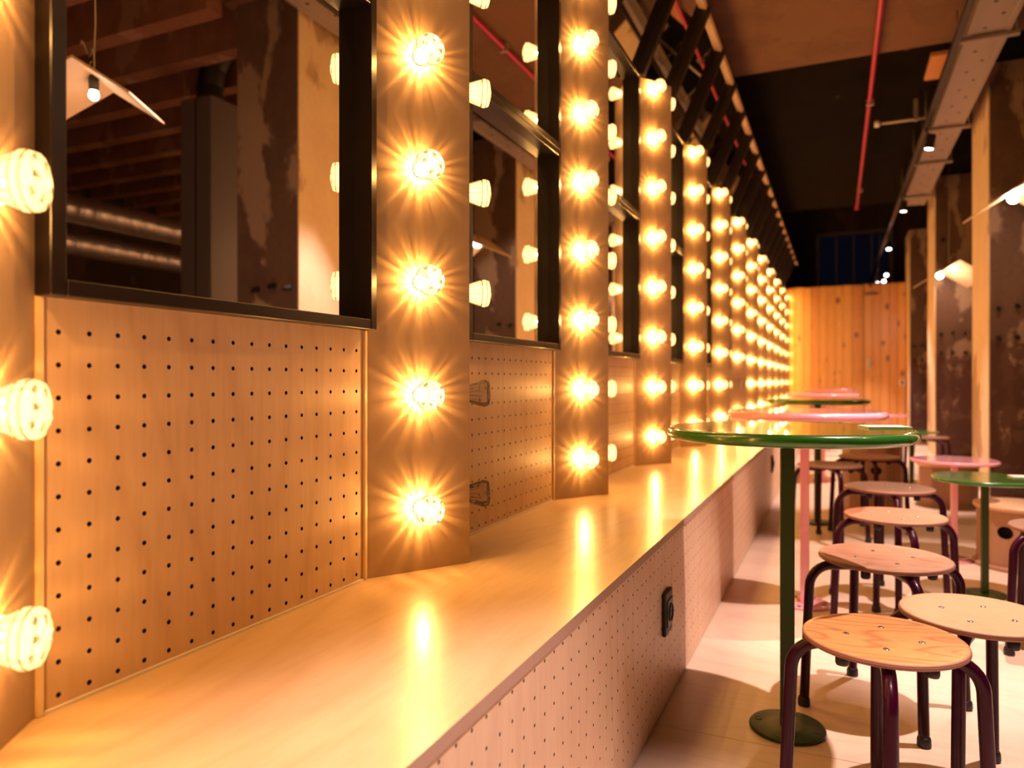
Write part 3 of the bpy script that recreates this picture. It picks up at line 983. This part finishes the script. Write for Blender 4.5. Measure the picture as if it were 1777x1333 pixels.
for y in (1.4, 3.7, 5.2, 6.95, 8.0, 9.4):
    part('hanger', MB().box(TX0 - 0.06, TX1 + 0.05, y, y + 0.04, TZ - 0.03, TZ - 0.0065), M['galv'], tr, bevel=0.002, seg=1)
    for xh in (TX0 - 0.045, TX1 + 0.035):
        part('threaded_rod', MB().tube([(xh, y + 0.02, TZ - 0.006), (xh, y + 0.02, 3.17 if y > 3.35 and y < 5.7 else 3.31 if y > 5.75 else 3.19)], 0.005, 6), M['galv'], tr)

trk = thing('light_track', 'thin dark lighting track running beside the cable tray', 'light track', (0, 0, 0))
def trx(y): return 0.66 - 0.0035 * y
for (ya, yb) in ((-0.5, 4.4), (4.403, 9.4), (9.403, 16.3)):
    mb = MB()
    mb.v += [(trx(ya) - 0.018, ya, 2.885), (trx(ya) + 0.018, ya, 2.885), (trx(yb) + 0.018, yb, 2.885), (trx(yb) - 0.018, yb, 2.885),
             (trx(ya) - 0.018, ya, 2.92), (trx(ya) + 0.018, ya, 2.92), (trx(yb) + 0.018, yb, 2.92), (trx(yb) - 0.018, yb, 2.92)]
    for q in ((3, 2, 1, 0), (4, 5, 6, 7), (0, 1, 5, 4), (1, 2, 6, 5), (2, 3, 7, 6), (3, 0, 4, 7)):
        mb.face(q)
    part('track_rail', mb, M['frame'], trk)
for y, top in ((0.3, 3.18), (2.2, 3.45), (4.6, 3.18), (6.9, 3.31), (9.8, 3.31), (13.0, 4.59)):
    part('suspension_wire', MB().tube([(trx(y), y, 2.92), (trx(y), y, top)], 0.003, 6), M['black'], trk)

sd = bpy.data.lights.new('spot_light', 'SPOT')
sd.energy = SPOT_W
sd.color = SPOT_COL
sd.spot_size = math.radians(54)
sd.spot_blend = 0.45
sd.shadow_soft_size = 0.022
def spot(y, label, dx=0.02, zb=2.72, tilt_x=0.0, tilt_y=0.06, light=True, e=1.0):
    x = trx(y) + dx
    t = thing('track_spotlight', label, 'spotlight', (x, y, zb), 0, 'spotlights on the ceiling track')
    rot = (tilt_x, tilt_y, 0)
    part('lamp_body', MB().lathe([(0.034, 0.006), (0.034, 0.105), (0.030, 0.115), (0, 0.115)], 20), M['black'], t, (0, 0, 0), rot)
    part('lamp_rim', MB().lathe([(0.029, 0.004), (0.034, 0.0), (0.0355, 0.003), (0.0342, 0.0058)], 20), M['black'], t, (0, 0, 0), rot)
    part('lamp_lens', MB().lathe([(0.0, 0.003), (0.0285, 0.003), (0.0285, 0.006), (0, 0.006)], 20), M['spot_lens'], t, (0, 0, 0), rot)
    if 2.885 - zb - 0.12 > 0.002:
        part('stem', MB().tube([(0, 0, 0.112), (-dx, 0, 2.8845 - zb)], 0.008, 8), M['black'], t)
    if light:
        l = link('spot_light', sd, t, (0, 0, -0.006), rot)
        if e != 1.0:
            l.data = sd.copy(); l.data.energy = SPOT_W * e
spot(0.55, 'track spotlight overhead behind the near stools', tilt_y=0.14, e=0.9)
spot(2.31, 'track spotlight over the nearest green table')
spot(3.45, 'track spotlight over the tall pink table', e=0.8)
spot(6.62, 'black cylinder spotlight hanging by the cable tray, the nearest lit one', tilt_y=0.2)
spot(8.95, 'track spotlight between the two folded lamps')
spot(11.44, 'far lit spotlight just before the pine wall, highest of the far cluster', 0.03, 2.72, -0.35)
spot(13.1, 'far lit spotlight overlapping the top edge of the pine wall', -0.03, 2.47, e=0.6)
spot(14.4, 'far lit spotlight above the pine door, upper of a close pair', 0.17, 2.74, -0.85, light=False)
spot(15.1, 'far lit spotlight above the pine door, lower of a close pair', 0.17, 2.72, -0.85, light=False)

pipe = thing('sprinkler_pipe', 'straight red sprinkler pipe under the ceiling', 'pipe', (0, 0, 0))
part('pipe_run', MB().tube([(0.246, -1.0, 3.15), (0.228, 10.5, 3.15)], 0.017, 12), M['red'], pipe)
part('pipe_end', MB().tube([(0.228, 10.5, 3.15), (0.228, 10.58, 3.15)], 0.028, 12), M['red'], pipe)
for y in (1.9, 6.6, 9.6):
    part('pipe_clip', MB().tube([(0.24, y, 3.17), (0.24, y, 3.455 if y < 3 else 3.31)], 0.005, 6).box(0.212, 0.268, y - 0.012, y + 0.012, 3.126, 3.174), M['galv'], pipe)
part('pipe_clip', MB().box(0.212, 0.268, 4.5, 4.53, 3.126, 3.187), M['galv'], pipe)
rod = thing('ceiling_conduit', 'short pale conduit crossing under the black ceiling beside the tray', 'conduit', (0.0, 7.18, 3.15))
part('conduit_tube', MB().tube([(0.32, 0, 0), (1.0, 0, 0)], 0.013, 8), M['galv'], rod)
part('end_cap', MB().tube([(0.295, 0, 0), (0.335, 0, 0)], 0.030, 10), M['white'], rod)
part('saddle', MB().box(0.6, 0.63, -0.016, 0.016, -0.016, 0.169), M['galv'], rod)
pt = thing('ceiling_patch', 'small orange plywood square on the black ceiling', 'panel', (0.705, 6.43, 3.315))
part('board', MB().box(-0.075, 0.075, -0.24, 0.24, -0.03, 0.0), M['orange'], pt)
for sx in (-1, 1):
    part('screw', MB().lathe([(0, -0.0325), (0.008, -0.032), (0.008, -0.0301)], 8), M['galv'], pt, (sx * 0.055, 0.2, 0))

# ------------------------------------------------------------------ folded plywood pendants
def pendant(y, label, x=1.0, z=2.13, rz=0.0, e=1.0, L=0.40, top=3.19, W=0.30, off=0.0, g=1.0, pitch=0.0):
    t = thing('pendant_lamp', label, 'pendant lamp', (x, y, z), rz, 'folded plywood pendant lamps')
    dz, th = W * 0.63, 0.009
    for s in (-1, 1):
        mb = MB()
        A = [(0, 0.0), (s * W, -dz), (s * W, -dz - th), (0, -th * 1.2)]
        b = len(mb.v)
        mb.v += [(p[0], -L / 2, p[1]) for p in A] + [(p[0], L / 2, p[1]) for p in A]
        qs = ((0, 1, 2, 3), (7, 6, 5, 4), (0, 4, 5, 1), (1, 5, 6, 2), (2, 6, 7, 3))
        for q in qs:
            mb.face(q if s > 0 else q[::-1])
        part('shade_wing', mb, M['lamp_ply'], t, rot=(pitch, 0, 0))
    part('lamp_holder', MB().lathe([(0.016, -0.075), (0.020, -0.06), (0.020, -0.012 - abs(off) * 0.64), (0, -0.012 - abs(off) * 0.64)], 14), M['black'], t, (off, 0, 0))
    part('globe', MB().lathe([(0, -0.0755 - 0.07 * g), (0.018 * g, -0.0755 - 0.065 * g), (0.032 * g, -0.0755 - 0.050 * g), (0.036 * g, -0.0755 - 0.033 * g), (0.030 * g, -0.0755 - 0.015 * g), (0.016, -0.076), (0.0, -0.0755)], 18), M['globe'], t, (off, 0, 0))
    part('cord', MB().tube([(0, 0, 0.001), (0.004, 0.01, 0.1), (-0.006, 0.0, 0.22), (0.0, 0.0, 0.5), (0, 0, top - z - 0.002)], 0.0035, 6), M['cord'], t)
    knot = MB().tube([(0.02 * math.cos(a * 0.9) + 0.004 * a, 0.02 * math.sin(a * 1.3), 0.03 + 0.012 * a + 0.02 * math.sin(a * 2)) for a in [k * 0.55 for k in range(16)]], 0.003, 5)
    part('cord_knot', knot, M['cord'], t)
pendant(2.10, 'folded plywood pendant lamp reflected in the nearest mirror', 1.04, 2.19, -0.5, top=3.21, L=0.36, W=0.22, g=0.55)
pendant(5.75, 'folded plywood pendant lamp at the right picture edge before the nearest column', 1.14, 2.20, 0.30, top=3.31, L=0.5, off=-0.09, pitch=-0.13)
pendant(9.55, 'farther folded plywood pendant lamp before the second column', 1.15, 2.19, 0.30, top=3.31, L=0.5, off=-0.10, pitch=-0.13)

# ------------------------------------------------------------------ the far side of the hall, seen in the mirrors
d1 = thing('duct_box', 'grey steel clad riser box with a dark seam, seen in nearest mirror', 'duct box', (2.2, 3.84, 0))
part('cladding', MB().box(0, 0.30, 0, 0.26, 0, 2.91), M['clad'], d1, bevel=0.006)
part('seam_strip', MB().box(0.146, 0.154, -0.004, -0.0002, 0, 2.90), M['black'], d1)
part('corner_strip', MB().box(-0.003, 0.012, -0.0035, -0.0003, 0, 2.905), M['galv'], d1)
fd = thing('flexible_duct', 'black flexible duct rising from the grey riser box', 'duct', (2.35, 3.97, 2.91))
path = [(0, 0, 0.002), (0.0, 0.0, 0.12), (-0.03, 0.0, 0.25), (-0.10, 0.03, 0.39), (-0.12, 0.05, 0.50)]
fp, rr = [], []
for k in range(len(path) - 1):
    for s in range(8):
        f = s / 8
        fp.append(tuple(a + (b - a) * f for a, b in zip(path[k], path[k + 1])))
        rr.append(0.088 if s % 2 == 0 else 0.096)
fp.append(path[-1]); rr.append(0.09)
part('hose', MB().tube(fp, rr, 16), M['black'], fd)
part('collar', MB().lathe([(0.10, 0.0005), (0.10, 0.03), (0.097, 0.03)], 18), M['clad'], fd)
def spiral_duct(x, z, r, label, y0=-0.5, y1=9.0):
    t = thing('spiral_duct', label, 'duct', (x, 0, z), 0, 'silver ducts across the hall')
    fp, rr = [], []
    y = y0
    while y < y1:
        fp += [(0, y, 0), (0, y + 0.118, 0), (0, y + 0.121, 0), (0, y + 0.129, 0)]
        rr += [r, r, r + 0.0015, r + 0.0015]
        y += 0.132
    part('duct_wall', MB().tube(fp, rr, 20), M['duct'], t)
    for k in range(4):
        yk = y0 + 1.2 + 2.2 * k
        part('duct_strap', MB().box(-0.012, 0.012, yk, yk + 0.02, r, 3.12 - z - 0.002 if False else r + 0.55), M['galv'], t)
spiral_duct(3.5, 2.20, 0.105, 'upper silver spiral duct seen in the nearest mirror')
spiral_duct(3.72, 1.98, 0.095, 'lower silver spiral duct seen in the nearest mirror')
